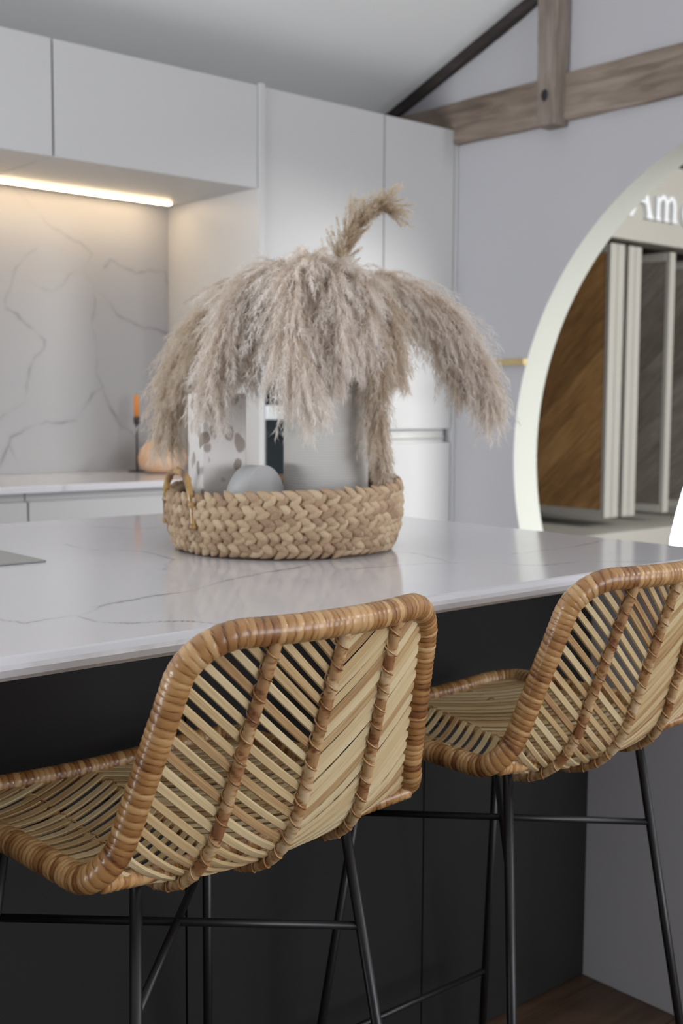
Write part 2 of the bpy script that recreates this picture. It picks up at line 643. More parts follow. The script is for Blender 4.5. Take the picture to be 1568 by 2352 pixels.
GY, GZ, GR, GT = 1.955, .99, 1.226, .145
a0 = math.asin((GZ - .012) / GR)
gate = [(GY + GR * math.cos(t), GZ + GR * math.sin(t)) for t in np.linspace(-a0, PI + a0, 120)]
wall_with_hole('wall_right', 'x', XW, XW + GT, YF - .15, YB + .15, gable_top, [gate], M['wall'], side_mat=M['reveal'])
# unseen left and rear walls, with openings added for the fill lights
wall_with_hole('wall_left', 'x', XL - .15, XL, YF - .15, YB + .15, gable_top, [[(1.45, .05), (3.45, .05), (3.45, 1.30), (1.45, 1.30)]], M['wall'])
wall_with_hole('wall_front', 'y', YF - .15, YF, XL - .15, XW + .1, lambda a: ceil_z(2 * YR - YF) + .02, [[(.2, .40), (3.55, .40), (3.55, 2.3), (.2, 2.3)]], M['wall'])
for nm, axis, c, lo, hi, z0, z1 in (('fill_window_1', 'x', XL - .09, 1.45, 3.45, .05, 1.30), ('fill_window_2', 'y', YF - .09, .2, 3.55, .40, 2.3)):  # unseen frames, added to go with the fill lights
    bm = bmesh.new()
    def wb(a0_, a1_, zz0, zz1):
        if axis == 'x': bm_box(bm, (c, a0_, zz0), (c + .05, a1_, zz1), .003)
        else: bm_box(bm, (a0_, c, zz0), (a1_, c + .05, zz1), .003)
    wb(lo, hi, z0, z0 + .05); wb(lo, hi, z1 - .05, z1); wb(lo, lo + .05, z0 + .05, z1 - .05); wb(hi - .05, hi, z0 + .05, z1 - .05)
    mid = (lo + hi) / 2
    wb(mid - .025, mid + .025, z0 + .05, z1 - .05)
    sett(from_bm(nm, bm, M['window_frame']), kind='structure')

# showroom behind the round opening
SX0, SX1, SY0, SY1 = XW + GT, 9.0, -1.4, 4.95
sett(box('floor_showroom', (SX0, SY0, -.06), (SX1, SY1, 0), M['floor'], None, 0), kind='structure')
sett(box('ceiling_showroom', (SX0, SY0, 3.1), (SX1, SY1, 3.2), M['ceiling'], None, 0), kind='structure')
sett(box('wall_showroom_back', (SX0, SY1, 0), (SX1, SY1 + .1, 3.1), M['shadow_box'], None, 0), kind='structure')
sett(box('wall_showroom_end', (SX1, SY0, 0), (SX1 + .1, SY1, 3.1), M['wall'], None, 0), kind='structure')

# ------------------------------------------------------------------ timber frame on the gable wall


def rough_beam(name, p0, p1, w, h, n, side, mat_, seed, jit=.006):
    """Hewn timber from p0 to p1; w along `side`, h along the third axis."""
    rs = random.Random(seed)
    p0, p1, side = Vector(p0), Vector(p1), Vector(side)
    d = (p1 - p0).normalized()
    t = d.cross(side).normalized()
    v, f = [], []
    cs = [(-.5, -.5), (.5, -.5), (.5, .5), (-.5, .5)]
    bev = .08
    prof = []
    for i in range(4):
        a, b = cs[i], cs[(i + 1) % 4]
        prof += [(a[0] + (b[0] - a[0]) * bev, a[1] + (b[1] - a[1]) * bev), (a[0] + (b[0] - a[0]) * .5, a[1] + (b[1] - a[1]) * .5), (b[0] + (a[0] - b[0]) * bev, b[1] + (a[1] - b[1]) * bev)]
    off = [0] * len(prof)
    for i in range(n + 1):
        c = p0 + (p1 - p0) * (i / n)
        for k, (a, b) in enumerate(prof):
            off[k] = off[k] * .7 + rs.uniform(-jit, jit) * .6
            sc = 1 + (rs.uniform(-.4, .4) * jit + off[k]) / max(w, h) * 2
            v.append(c + side * (a * w * (1 + off[k] / w * .6)) + t * (b * h * sc))
    m = len(prof)
    for i in range(n):
        for k in range(m):
            f.append((i * m + k, i * m + (k + 1) % m, (i + 1) * m + (k + 1) % m, (i + 1) * m + k))
    f.append(tuple(range(m - 1, -1, -1))); f.append(tuple(n * m + k for k in range(m)))
    return pydata(name, v, f, mat_)


# tie beam along y, half let into the wall
o = rough_beam('tie_beam', (XW - .005, 4.10, 2.370), (XW - .005, -2.9, 2.370), .05, .172, 60, (1, 0, 0), M['beam_y'], 3, .007)
sett(o, 'weathered grey-brown horizontal timber beam along the gable wall above round opening', 'beam')
o = empty('timber_post', (XW, 2.965, 2.27))
sett(o, 'upright weathered timber post crossing the tie beam, dark bolt hole near its foot', 'post')
b = rough_beam('post_shaft', (XW - .045, 2.983, 2.262), (XW - .045, 2.983, 2.782), .085, .093, 14, (1, 0, 0), M['beam_z'], 8, .004)
b.parent = o; b.location = -Vector(o.location)
b = lathe('bolt_hole', [(.0001, -.004), (.012, -.004), (.014, .002), (.012, .004), (.0001, .0045)], M['knot'], o, n=14)
b.location = (-.087, .022, .105); b.rotation_euler = (0, PI / 2, 0); b.scale = (1.75, 1.15, 1)
y0, y1 = 4.0, YR
o = rough_beam('rafter', (XW - .012, y0, ceil_z(y0) - .024), (XW - .012, y1, ceil_z(y1) - .024), .03, .045, 30, (1, 0, 0), M['rafter'], 5, .007)
sett(o, 'thin dark sloping rafter where the gable wall meets the ceiling', 'beam')
# little oak ledge beside the round opening
o = box('wooden_ledge', (XW - .026, 3.118, 1.352), (XW, 3.40, 1.378), M['brass'], None, .001)
sett(o, 'small pale wooden ledge on the wall beside the round opening', 'ledge')

# ------------------------------------------------------------------ kitchen cabinets


def door(name, x0, x1, z0, z1, parent, y=YC, th=.02, m='cabinet', bev=.0012):
    return box(name, (x0, y, z0), (x1, y + th, z1), M[m], parent, bev)


def unit(name, x0, x1, z0, z1, label, cat='cabinet', y0=YC + .0205, y1=YB - .002):
    t = empty(name, ((x0 + x1) / 2, (y0 + y1) / 2, z0))
    sett(t, label, cat)
    t['_o'] = 0
    del t['_o']
    b = box('carcass', (x0 + .001, y0, z0), (x1 - .001, y1, z1), M['cabinet'], None, 0)
    return t, b


def adopt(parent, *objs):
    for q in objs:
        q.parent = parent
        q.location = Vector(q.location) - Vector(parent.location)


XN = 2.658          # right side of the niche
ZU0, ZU1 = 1.977, 2.343
# wall units (upper)
for x0, x1, lab in ((.963, 1.836, 'flat white wall cabinet at the left edge above the light strip'), (1.841, XN - .002, 'flat white wall cabinet beside the tall units, over the lit niche')):
    t = empty('wall_cabinet', ((x0 + x1) / 2, YC + .3, ZU0)); sett(t, lab, 'cabinet', 'upper cabinets')
    b = box('carcass', (x0 + .004, YC + .022, ZU0 + .006), (x1 - .004, YB - .002, ZU1 - .004), M['cabinet'], None, 0)
    d = door('door', x0 + .001, x1 - .001, ZU0 - .002, ZU1, None)
    so = box('soffit_panel', (x0, YC + .0215, ZU0), (x1, YB - .002, ZU0 + .0055), M['cabinet'], None, 0)
    adopt(t, b, d, so)

# tall end panel, ovens tower, fridge unit, scribe
t = box('tall_end_panel', (XN, YC - .008, 0), (2.684, YB - .002, 2.352), M['cabinet'], None, .001)
sett(t, 'white full-height side panel closing the right end of the lit niche', 'panel')
x0, x1 = 2.687, 3.288
t = empty('oven_tower', ((x0 + x1) / 2, YC + .3, 0)); sett(t, 'tall white cabinet with two built-in black ovens behind the vase', 'cabinet')
parts = [box('carcass_back', (x0, YB - .022, .1), (x1, YB - .002, 2.34), M['cabinet'], None, 0),
         box('carcass_side', (x0, YC + .0205, .1), (x0 + .018, YB - .023, 2.34), M['cabinet'], None, 0),
         box('carcass_side', (x1 - .018, YC + .0205, .1), (x1, YB - .023, 2.34), M['cabinet'], None, 0),
         door('door', x0 + .001, x1 - .001, 1.722, 2.342, None),
         box('carcass_top', (x0 + .019, YC + .0215, 1.71), (x1 - .019, YB - .023, 2.335), M['cabinet'], None, 0),
         door('filler', x0 + .001, x1 - .001, 1.703, 1.7195, None),
         door('drawer', x0 + .001, x1 - .001, .34, .585, None),
         door('drawer', x0 + .001, x1 - .001, .10, .337, None),
         box('carcass_base', (x0 + .019, YC + .0215, .1), (x1 - .019, YB - .023, .58), M['cabinet'], None, 0),
         box('plinth', (x0, YC + .06, 0), (x1, YC + .08, .099), M['cabinet'], None, 0)]
adopt(t, *parts)


def oven(z0, z1, label, panel_top=True):
    t = empty('built_in_oven', ((x0 + x1) / 2, YC + .3, z0)); sett(t, label, 'oven', 'built-in ovens')
    ps = [box('body', (x0 + .022, YC + .02, z0 + .004), (x1 - .022, YC + .55, z1 - .004), M['black_glass'], None, 0),
          box('glass_door', (x0 + .004, YC - .004, z0), (x1 - .004, YC + .018, z1 - .085), M['black_glass'], None, .002),
          box('control_panel', (x0 + .004, YC - .004, z1 - .055), (x1 - .004, YC + .018, z1), M['steel'], None, .002),
          box('trim_strip', (x0 + .004, YC - .002, z1 - .083), (x1 - .004, YC + .018, z1 - .057), M['black_glass'], None, .001)]
    hd = tube('handle', [(x0 + .05, YC - .045, z1 - .11), (x1 - .05, YC - .045, z1 - .11)], .008, M['steel'], None, 12)
    ps.append(hd)
    adopt(t, *ps)
    for sx in (x0 + .07, x1 - .07):
        s = tube('bracket', [(sx, YC - .045, z1 - .11), (sx, YC - .003, z1 - .11)], .006, M['steel'], None, 10)
        s.parent = hd
    for q in hd.children:
        q.location = (0, 0, 0)


oven(.59, 1.185, 'lower black glass oven with steel strip, left of the grey vase')
oven(1.19, 1.70, 'upper black glass oven behind the pampas plumes')

x0f, x1f = 3.291, 3.695
t = empty('tall_cabinet', ((x0f + x1f) / 2, YC + .3, 0)); sett(t, 'tall white cabinet by the gable wall with a recessed handle groove', 'cabinet')
adopt(t, box('carcass', (x0f, YC + .045, .1), (x1f, YB - .002, 2.34), M['cabinet'], None, 0),
      door('door', x0f + .002, x1f - .002, 1.088, 2.342, None, th=.022),
      door('door', x0f + .002, x1f - .002, .10, 1.030, None, th=.022),
      box('handle_groove', (x0f + .004, YC + .024, 1.028), (x1f - .022, YC + .0445, 1.0905), M['cabinet'], None, .001),
      box('groove_lip', (x0f + .012, YC + .012, 1.0485), (x1f - .024, YC + .0235, 1.0535), M['alu'], None, .001),
      box('plinth', (x0f, YC + .06, 0), (x1f, YC + .08, .099), M['cabinet'], None, 0))
t = box('scribe_panel', (3.698, YC - .006, 0), (XW - .002, YB - .002, 2.352), M['cabinet'], None, .001)
sett(t, 'narrow white filler panel between tall cabinet and gable wall', 'panel')

# base units with continuous worktop
for x0b, x1b, lab in ((.963, 1.727, 'white base cabinet under the worktop at the left edge'), (1.732, XN - .002, 'white base cabinet under the worktop below candle and round vase')):
    t = empty('base_cabinet', ((x0b + x1b) / 2, YC + .3, 0)); sett(t, lab, 'cabinet', 'base cabinets')
    adopt(t, box('carcass', (x0b, YC + .045, .1), (x1b, YB - .002, .897), M['cabinet'], None, 0),
          door('drawer_front', x0b + .001, x1b - .001, .50, .868, None),
          door('drawer_front', x0b + .001, x1b - .001, .10, .47, None),
          box('handle_groove', (x0b, YC + .025, .868), (x1b, YC + .0445, .897), M['cabinet'], None, 0),
          box('plinth', (x0b, YC + .06, 0), (x1b, YC + .08, .099), M['cabinet'], None, 0))
    if x0b < 1:
        adopt(t, box('end_panel', (.938, YC - .008, 0), (.961, YB - .002, 2.352), M['cabinet'], None, .001))  # unseen panel, added to keep left light out of the niche

# ------------------------------------------------------------------ veined slabs


def vein_field(A, B, lines, seed):
    """Vein strength at points (A,B) for polylines [(strength, width, pts)]."""
    rs = np.random.RandomState(seed)
    def smooth_noise(x, y, k):
        out = 0
        for i in range(5):
            a, b, c, d = rs.uniform(-1, 1, 4)
            out = out + np.sin(k * (1 + .6 * i) * (a * x + b * y) + 6 * c) * np.cos(k * (1 + .5 * i) * (b * x - a * y) + 6 * d) / (1 + .5 * i)
        return out
    wx, wy = smooth_noise(A, B, 45) * .0035, smooth_noise(A, B, 45) * .0035
    gain = np.clip(.75 + .55 * smooth_noise(A, B, 22), .15, 1.5)
    X, Y = A + wx, B + wy
    val = np.zeros_like(A)
    for st, wd, pts in lines:
        best = np.full(A.shape, 9.)
        for (ax, ay), (bx, by) in zip(pts[:-1], pts[1:]):
            dx, dy = bx - ax, by - ay
            t = np.clip(((X - ax) * dx + (Y - ay) * dy) / (dx * dx + dy * dy + 1e-9), 0, 1)
            best = np.minimum(best, np.hypot(X - ax - t * dx, Y - ay - t * dy))
        g = st * (np.exp(-(best / wd) ** 2) + .22 * np.exp(-(best / (wd * 4)) ** 2)) * gain
        val = np.maximum(val, g)
    return np.clip(val, 0, 1)


def grid_attr(o, val):
    c = np.zeros((len(val), 4), np.float32)
    c[:, 0] = val; c[:, 3] = 1
    at = o.data.color_attributes.new('vein', 'FLOAT_COLOR', 'POINT')
    at.data.foreach_set('color', c.ravel())


def slab_grid(name, us, vs, to3, thick_to3, mat_, lines, seed, rim=None):
    """Grid face with rim rings that close it into a slab: to3(u,v) for the face, thick_to3 for the back."""
    nu, nv = len(us), len(vs)
    U, Vv = np.meshgrid(us, vs, indexing='ij')
    P = [to3(a, b) for a, b in zip(U.ravel(), Vv.ravel())]
    f = [(i * nv + j, (i + 1) * nv + j, (i + 1) * nv + j + 1, i * nv + j + 1) for i in range(nu - 1) for j in range(nv - 1)]
    val = list(vein_field(U.ravel(), Vv.ravel(), lines, seed))
    loop = [(i, 0) for i in range(nu)] + [(nu - 1, j) for j in range(1, nv)] + [(i, nv - 1) for i in range(nu - 2, -1, -1)] + [(0, j) for j in range(nv - 2, 0, -1)]
    prev = [i * nv + j for i, j in loop]
    for ring in thick_to3:
        base = len(P)
        for (i, j) in loop:
            P.append(ring(us[i], vs[j]))
            val.append(val[i * nv + j] * .8)
        cur = list(range(base, base + len(loop)))
        n = len(loop)
        for k in range(n):
            f.append((prev[k], cur[k], cur[(k + 1) % n], prev[(k + 1) % n]))
        prev = cur
    f.append(tuple(reversed(prev)))
    o = pydata(name, P, f, mat_)
    bm = bmesh.new(); bm.from_mesh(o.data); bmesh.ops.recalc_face_normals(bm, faces=bm.faces); bm.to_mesh(o.data); bm.free()
    grid_attr(o, np.array(val))
    return o


CX0, CX1, CY1_, CY2_ = -1.25, 1.966, 1.150, 2.442
ct_lines = [(.60, .0022, [(0.606, 1.387), (0.623, 1.35), (0.637, 1.308), (0.668, 1.32), (0.728, 1.323), (0.769, 1.357), (0.816, 1.376), (0.863, 1.385), (0.947, 1.397), (1.007, 1.434), (1.069, 1.46), (1.128, 1.473), (1.225, 1.494), (1.40, 1.60), (1.47, 1.80), (1.60, 2.0)]),
    (.50, .0018, [(0.715, 1.322), (0.712, 1.258), (0.741, 1.227), (0.779, 1.211), (0.804, 1.191), (0.819, 1.149)]),
    (.42, .0018, [(1.623, 1.384), (1.747, 1.386), (1.804, 1.385), (1.858, 1.396), (1.916, 1.416), (1.974, 1.41)]),
    (.38, .0018, [(1.25, 1.42), (1.372, 1.398), (1.402, 1.394), (1.439, 1.365), (1.49, 1.346), (1.516, 1.283), (1.536, 1.253), (1.629, 1.243), (1.682, 1.201), (1.75, 1.15)]),
    (.34, .0018, [(1.439, 1.365), (1.465, 1.417), (1.486, 1.492), (1.476, 1.532)]),
    (.30, .0020, [(1.062, 2.011), (1.054, 1.947), (1.06, 1.909), (1.085, 1.873), (1.121, 1.828), (1.10, 1.70), (1.02, 1.60)]),
    (.45, .0022, [(0.606, 1.387), (.50, 1.45), (.38, 1.42), (.2, 1.55), (0, 1.62), (-.3, 1.9), (-.5, 2.3)]),
    (.35, .0020, [(1.13, 2.35), (1.25, 2.28), (1.32, 2.17), (1.45, 2.15)])]
cl = lambda a, lo, hi, d: min(max(a, lo + d), hi - d)


def cring(d, z):
    # ring of the worktop edge: offset d outward from the flat top
    def r(u, v_):
        x = u + (d if u >= CX1 - 1e-6 else (-d if u <= CX0 + 1e-6 else 0))
        y_ = v_ + (d if v_ >= CY2_ - 1e-6 else (-d if v_ <= CY1_ + 1e-6 else 0))
        return (x, y_, z)
    return r


us = np.r_[np.linspace(CX0, .3, 100, endpoint=False), np.linspace(.3, CX1, 360)]
vs = np.linspace(CY1_, CY2_, 270)
o = slab_grid('island_worktop', us, vs, lambda a, b: (a, b, .92), [cring(.006, .9185), cring(.011, .9125), cring(.012, .907), cring(.009, .899), cring(.002, .8935)], M['counter'], ct_lines, 11)
sett(o, 'white grey-veined stone worktop of the kitchen island', 'worktop')

sp_lines = [(0.21, 0.0024, [(1.99, 1.975), (2.062, 1.92), (2.125, 1.86), (2.191, 1.828), (2.258, 1.805), (2.312, 1.761)]),
    (0.38, 0.0026, [(2.27, 1.697), (2.317, 1.64), (2.38, 1.589), (2.415, 1.541), (2.465, 1.516), (2.538, 1.497), (2.613, 1.485), (2.662, 1.465)]),
    (0.38, 0.0027, [(2.317, 1.634), (2.323, 1.585), (2.309, 1.535), (2.311, 1.468), (2.328, 1.401), (2.32, 1.314), (2.347, 1.259), (2.36, 1.215), (2.402, 1.14), (2.431, 1.096), (2.482, 1.07), (2.55, .98), (2.57, .92)]),
    (0.42, 0.0029, [(2.354, 1.253), (2.304, 1.221), (2.269, 1.165), (2.23, 1.122), (2.159, 1.113), (2.106, 1.113), (2.053, 1.098), (2.007, 1.081), (1.956, 1.064), (1.949, 1.028), (1.936, 0.999), (1.90, .92)]),
    (0.31, 0.0024, [(1.955, 1.022), (1.986, 0.962)]),
    (0.42, 0.0030, [(1.953, 1.533), (1.99, 1.518), (2.028, 1.479), (2.066, 1.463), (2.108, 1.429), (2.104, 1.399), (2.058, 1.35), (2.037, 1.295), (2.03, 1.242), (2.019, 1.182), (1.958, 1.158), (1.882, 1.1), (1.7, 1.05), (1.5, 1.2)]),
    (0.31, 0.0024, [(2.367, 1.717), (2.389, 1.75), (2.453, 1.724), (2.503, 1.706), (2.562, 1.72), (2.645, 1.72), (2.66, 1.67)]),
    (0.21, 0.0024, [(1.953, 1.533), (1.947, 1.562), (1.967, 1.604), (1.994, 1.681), (2.026, 1.725), (2.078, 1.764)]),
    (0.20, 0.0024, [(2.037, 1.65), (2.076, 1.623), (2.134, 1.615), (2.188, 1.643), (2.215, 1.681), (2.27, 1.697), (2.312, 1.761)])]
us = np.r_[np.linspace(.963, 1.75, 40, endpoint=False), np.linspace(1.75, XN - .001, 230)]
vs = np.linspace(.9205, 1.976, 250)
YS = 4.125
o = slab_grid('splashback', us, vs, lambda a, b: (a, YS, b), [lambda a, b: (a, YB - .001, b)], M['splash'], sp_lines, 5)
sett(o, 'white splashback slab with grey branching veins in the lit niche', 'splashback')
o = slab_grid('back_worktop', np.linspace(.963, XN - .001, 120), np.linspace(YC - .02, YS - .001, 50), lambda a, b: (a, b, .92), [lambda a, b: (a, b + (-.003 if b < YC else 0), .917), lambda a, b: (a, b + (-.003 if b < YC else 0), .898)], M['counter'],
    [(.3, .003, [(2.4, 4.1), (2.3, 3.9), (2.1, 3.8), (1.9, 3.6), (1.85, 3.5)])], 3)
sett(o, 'white stone worktop running into the lit niche', 'worktop')

# LED strip recessed in the soffit
t = empty('light_strip', (1.65, 4.01, ZU0)); sett(t, 'glowing warm white light strip under the wall cabinets', 'light')
adopt(t, box('diffuser', (1.0, 3.996, ZU0 - .010), (2.592, 4.022, ZU0 - .003), M['led'], None, .002),
      box('channel', (.995, 3.992, ZU0 - .003), (2.597, 4.026, ZU0 - .0005), M['alu'], None, .0005))

# ------------------------------------------------------------------ island body
YD = 1.446
t = empty('island_cabinet', (.4, 1.95, 0)); sett(t, 'charcoal island cabinet under the white worktop', 'cabinet')
seams = [-1.16, -.565, -.058, .449, .956, 1.463, 1.943]
ps = [box('carcass', (-1.17, YD + .021, .06), (1.942, 2.40, .892), M['dark_panel'], None, 0),
      box('plinth', (-1.16, YD + .03, 0), (1.942, 2.36, .06), M['dark_panel'], None, 0)]
for a, b_ in zip(seams[:-1], seams[1:]):
    ps.append(box('front_panel', (a + .0015, YD, .004), (b_ - .0015, YD + .02, .892), M['dark_panel'], None, .001))
ep = box('end_panel', (1.9435, CY1_ + .006, 0), (1.965, 2.43, .8925), M['grey_panel'], None, .001)
ep['label'] = 'light grey end panel'
ps.append(ep)
adopt(t, *ps)
# hob
t = empty('hob', (.5, 2.1, .92)); sett(t, 'flat grey hob set in the island worktop at the left edge', 'hob')
adopt(t, box('glass_plate', (.15, 1.802, .9203), (.916, 2.30, .9235), M['hob'], None, .001),
      box('vent_grille', (.49, 1.85, .9236), (.57, 2.25, .9255), M['steel'], None, .0008))

# ------------------------------------------------------------------ rattan stools
ST = dict(W=.2178, yt=.9103, zt=.9691, Bt=.0348, yb=.9873, zb=.7177, Bb=.0033, db=.0606, yf=1.3689, zf=.713, r=.0826, Wt=.1597, Wf=.2206)
YO = 1.15


def stool_table():
    us = np.linspace(-1, 1, 41)
    vs = np.linspace(0, 1, 161)
    tab = np.zeros((41, 161, 3))
    n = 24
    for a, u in enumerate(us):
        k = 1 - u * u
        T = np.array([ST['yt'] - ST['Bt'] * k, ST['zt']])
        B = np.array([ST['yb'] - ST['Bb'] * k, ST['zb'] - ST['db'] * k])
        F_ = np.array([ST['yf'], ST['zf'] - .012 * k])
        r = ST['r'] * (.5 + .9 * k)
        p = B + (T - B) / np.linalg.norm(T - B) * r
        c = B + (F_ - B) / np.linalg.norm(F_ - B) * r
        t = np.linspace(0, 1, n)[:, None]
        bz = (1 - t) ** 2 * p + 2 * t * (1 - t) * B + t * t * c
        q = np.vstack([T + (p - T) * np.linspace(0, 1, n)[:-1, None], bz, c + (F_ - c) * np.linspace(0, 1, n)[1:, None]])
        x = u * np.interp(np.arange(len(q)), [0, 34, len(q) - 1], [ST['Wt'], ST['W'], ST['Wf']])
        Q = np.c_[x, q[:, 0] - YO, q[:, 1]]
        L = np.r_[0, np.cumsum(np.linalg.norm(np.diff(q, axis=0), axis=1))]
        L /= L[-1]
        for i in range(3):
            tab[a, :, i] = np.interp(vs, L, Q[:, i])
    # soften the lengthwise kink in the width
    for _ in range(6):
        tab[:, 1:-1, 0] = (tab[:, :-2, 0] + 2 * tab[:, 1:-1, 0] + tab[:, 2:, 0]) / 4
    return tab


TAB = stool_table()


def S(u, v):
    a = (np.clip(u, -1, 1) + 1) / 2 * 40
    b = np.clip(v, 0, 1) * 160
    i, j = min(int(a), 39), min(int(b), 159)
    fa, fb = a - i, b - j
    return (TAB[i, j] * (1 - fa) + TAB[i + 1, j] * fa) * (1 - fb) + (TAB[i, j + 1] * (1 - fa) + TAB[i + 1, j + 1] * fa) * fb


def SN(u, v):
    e = .01
    du = S(min(u + e, 1), v) - S(max(u - e, -1), v)
    dv = S(u, min(v + e, 1)) - S(u, max(v - e, 0))
    n = np.cross(du, dv)          # points to the back / underside or front; fixed below
    n /= np.linalg.norm(n)
    return n


# sign so the normal points outward (away from the sitter): at the middle of the back that is -y
NS = 1 if SN(0, .15)[1] < 0 else -1
VL = float(np.linalg.norm(np.diff(TAB[20], axis=0), axis=1).sum())     # profile length on the centre line
RU, RV = .30, .070                   # corner rounding of the outline in u and v


def outline_uv():
    pts = []
    def arc(cu, cv, a0_, a1_):
        for t in np.linspace(a0_, a1_, 10):
            pts.append((cu + RU * math.cos(t), cv + RV * math.sin(t)))
    for q in np.linspace(-1 + RU, 1 - RU, 24)[:-1]: pts.append((q, 0))
    arc(1 - RU, RV, -PI / 2, 0)
    for q in np.linspace(RV, 1 - RV, 80)[1:-1]: pts.append((1, q))
    arc(1 - RU, 1 - RV, 0, PI / 2)
    for q in np.linspace(1 - RU, -1 + RU, 24)[1:-1]: pts.append((q, 1))
    arc(-1 + RU, 1 - RV, PI / 2, PI)
    for q in np.linspace(1 - RV, RV, 80)[1:-1]: pts.append((-1, q))
    arc(-1 + RU, RV, PI, 1.5 * PI)
    return pts


def inside(u, v):
    if v < 0 or v > 1 or abs(u) > 1: return False
    du, dv = abs(u) - (1 - RU), max(RV - v, v - (1 - RV))
    if du > 0 and dv > 0:
        return (du / RU) ** 2 + (dv / RV) ** 2 <= 1
    return True


def build_stool():
    root = empty('bar_stool')
    # rim
    path = np.array([S(u, v) for u, v in outline_uv()])
    def fine(fr, ph, s):
        return ph
    tube('rim', path, .0142, M['wrap'], root, seg=14, closed=True, wrap=(.0078, .055), seed=2)
    # ribs on the outside of the shell
    for k, u in enumerate((-.5, 0, .5)):
        vs_ = np.linspace(.004, .992, 90)
        p = np.array([S(u, v) + NS * SN(u, v) * .0062 for v in vs_])
        tube('rib', p, .0060, M['wrap_rib'], root, seg=10, wrap=(.0125, .10), seed=10 + k)
    # lacing of thin cane over the ribs, seen on the inner side
    for k, u in enumerate((-.5, 0, .5)):
        pts = []
        for i in range(900):
            v = .01 + .98 * i / 899
            c, n = S(u, v), SN(u, v) * NS
            tdir = S(min(u + .02, 1), v) - S(u - .02, v)
            tdir /= np.linalg.norm(tdir)
            a = 2 * PI * v * VL / .024
            pts.append(c + n * (.0050 + .0078 * math.cos(a)) + tdir * .0074 * math.sin(a))
        tube('lacing', np.array(pts), .0011, M['wrap'], root, seg=5, wrap=(.02, .0), step=.0035, seed=20 + k)
    # cross bar at the bend, under the shell
    e = S(-.985, .40)
    pb = [(e[0], e[1] - .002, e[2] - .010), (-.12, e[1] + .014, e[2] - .022), (.12, e[1] + .014, e[2] - .022), (-e[0], e[1] - .002, e[2] - .010)]
    tube('cross_bar', catmull(pb, 14), .0085, M['wrap'], root, seg=10, wrap=(.011, .07), seed=33)
    # chevron slats
    rs = random.Random(7)
    pitch, drop = .0176, .150
    n = int((VL + drop) / pitch) + 1
    for sgn in (-1, 1):
        for i in range(n):
            vc = (pitch * (i + .35) + rs.uniform(-.0012, .0012)) / VL
            seg_ = [(sgn * a, vc - drop / VL * a) for a in np.linspace(.0, 1.0, 60)]
            seg_ = [q for q in seg_ if inside(*q)]
            if len(seg_) < 7: continue
            idx = np.linspace(0, len(seg_) - 1, 10).round().astype(int)
            seg_ = [seg_[q] for q in idx]
            C = np.array([S(*q) for q in seg_])
            Nn = np.array([SN(*q) * NS for q in seg_])
            T = np.gradient(C, axis=0); T /= np.linalg.norm(T, axis=1)[:, None]
            Bn = np.cross(Nn, T); Bn /= np.linalg.norm(Bn, axis=1)[:, None]
            w = rs.uniform(.0082, .0098) / 2
            th = .0022
            lift = rs.uniform(-.0006, .0006)
            tilt = rs.uniform(-.10, .10)
            Bt_ = Bn + Nn * tilt
            V = []
            AL = []
            Ls = np.r_[0, np.cumsum(np.linalg.norm(np.diff(C, axis=0), axis=1))]
            prof = [(-1, -.5), (-.7, 1), (.7, 1), (1, -.5), (.8, -1), (-.8, -1)]
            for c, nn, bb, l in zip(C, Nn, Bt_, Ls):
                for a, b in prof:
                    V.append(c + bb * w * a + nn * (th * b + lift))
                    AL.append((l, a * w, b * .001))
            m = len(prof)
            fs = []
            for q in range(len(C) - 1):
                for k in range(m):
                    fs.append((q * m + k, q * m + (k + 1) % m, (q + 1) * m + (k + 1) % m, (q + 1) * m + k))
            fs.append(tuple(range(m))); fs.append(tuple((len(C) - 1) * m + k for k in reversed(range(m))))
            o = pydata('slat', V, fs, M['slat'], root)
            at = o.data.attributes.new('along', 'FLOAT_VECTOR', 'POINT')
            at.data.foreach_set('vector', np.array(AL, np.float32).ravel())
    # legs
    a, yr, sx, sy, a2, y2, sx2, sy2 = .1482, 1.0297 - YO, .0667, .0917, .1495, 1.3149 - YO, .0606, .0838
    tops = {'A': (-a, yr), 'C': (a, yr), 'B': (a2, y2), 'D': (-a2, y2)}
    feet = {'A': (-a - sx, yr - sy), 'C': (a + sx, yr - sy), 'B': (a2 + sx2, y2 + sy2), 'D': (-a2 - sx2, y2 + sy2)}
    def on(k, z):
        t = 1 - z / .67
        return np.array([tops[k][i] + (feet[k][i] - tops[k][i]) * t for i in (0, 1)] + [z])
    for k in 'ACBD':
        lg = tube('leg', [on(k, .694 if k in 'AC' else .680), on(k, .3), on(k, .006)], .0069, M['black_metal'], root, seg=14)
        ft = lathe('foot_cap', [(.0001, 0), (.0085, 0), (.009, .003), (.008, .012), (.0001, .012)], M['black_metal'], lg, tuple(on(k, 0)), n=14)
    rb = .0052
    for p, q in (('A', 'B'), ('C', 'D')):
        tube('brace', [on(p, .557), on(q, .557)], rb, M['black_metal'], root, seg=12)
    tube('foot_rest', [on('B', .172), on('D', .172)], rb, M['black_metal'], root, seg=12)
    tube('seat_support', [on('B', .672), on('D', .672)], .005, M['black_metal'], root, seg=10)
    return root


s1 = build_stool()
s1.location = (.7614, YO, 0); s1.rotation_euler = (0, 0, .0247)
sett(s1, 'woven rattan bar stool in front, nearest the camera, at the left', 'stool', 'rattan bar stools at the island')
s2 = link_copy(s1)
s2.location = (1.3428, YO - .0119, 0); s2.rotation_euler = (0, 0, -.0149)
for ch in list(s1.children):
    c = link_copy(ch, s2)
    for g in ch.children:
        link_copy(g, c)
s2['label'] = 'woven rattan bar stool farther along the island, cut by the right edge'

# ------------------------------------------------------------------ basket on the island
BC = Vector((1.362, 1.722, .9202))
DV = Vector((.62, .785, 0)); RV_ = Vector((.785, -.62, 0))     # away from / to the right of the viewer


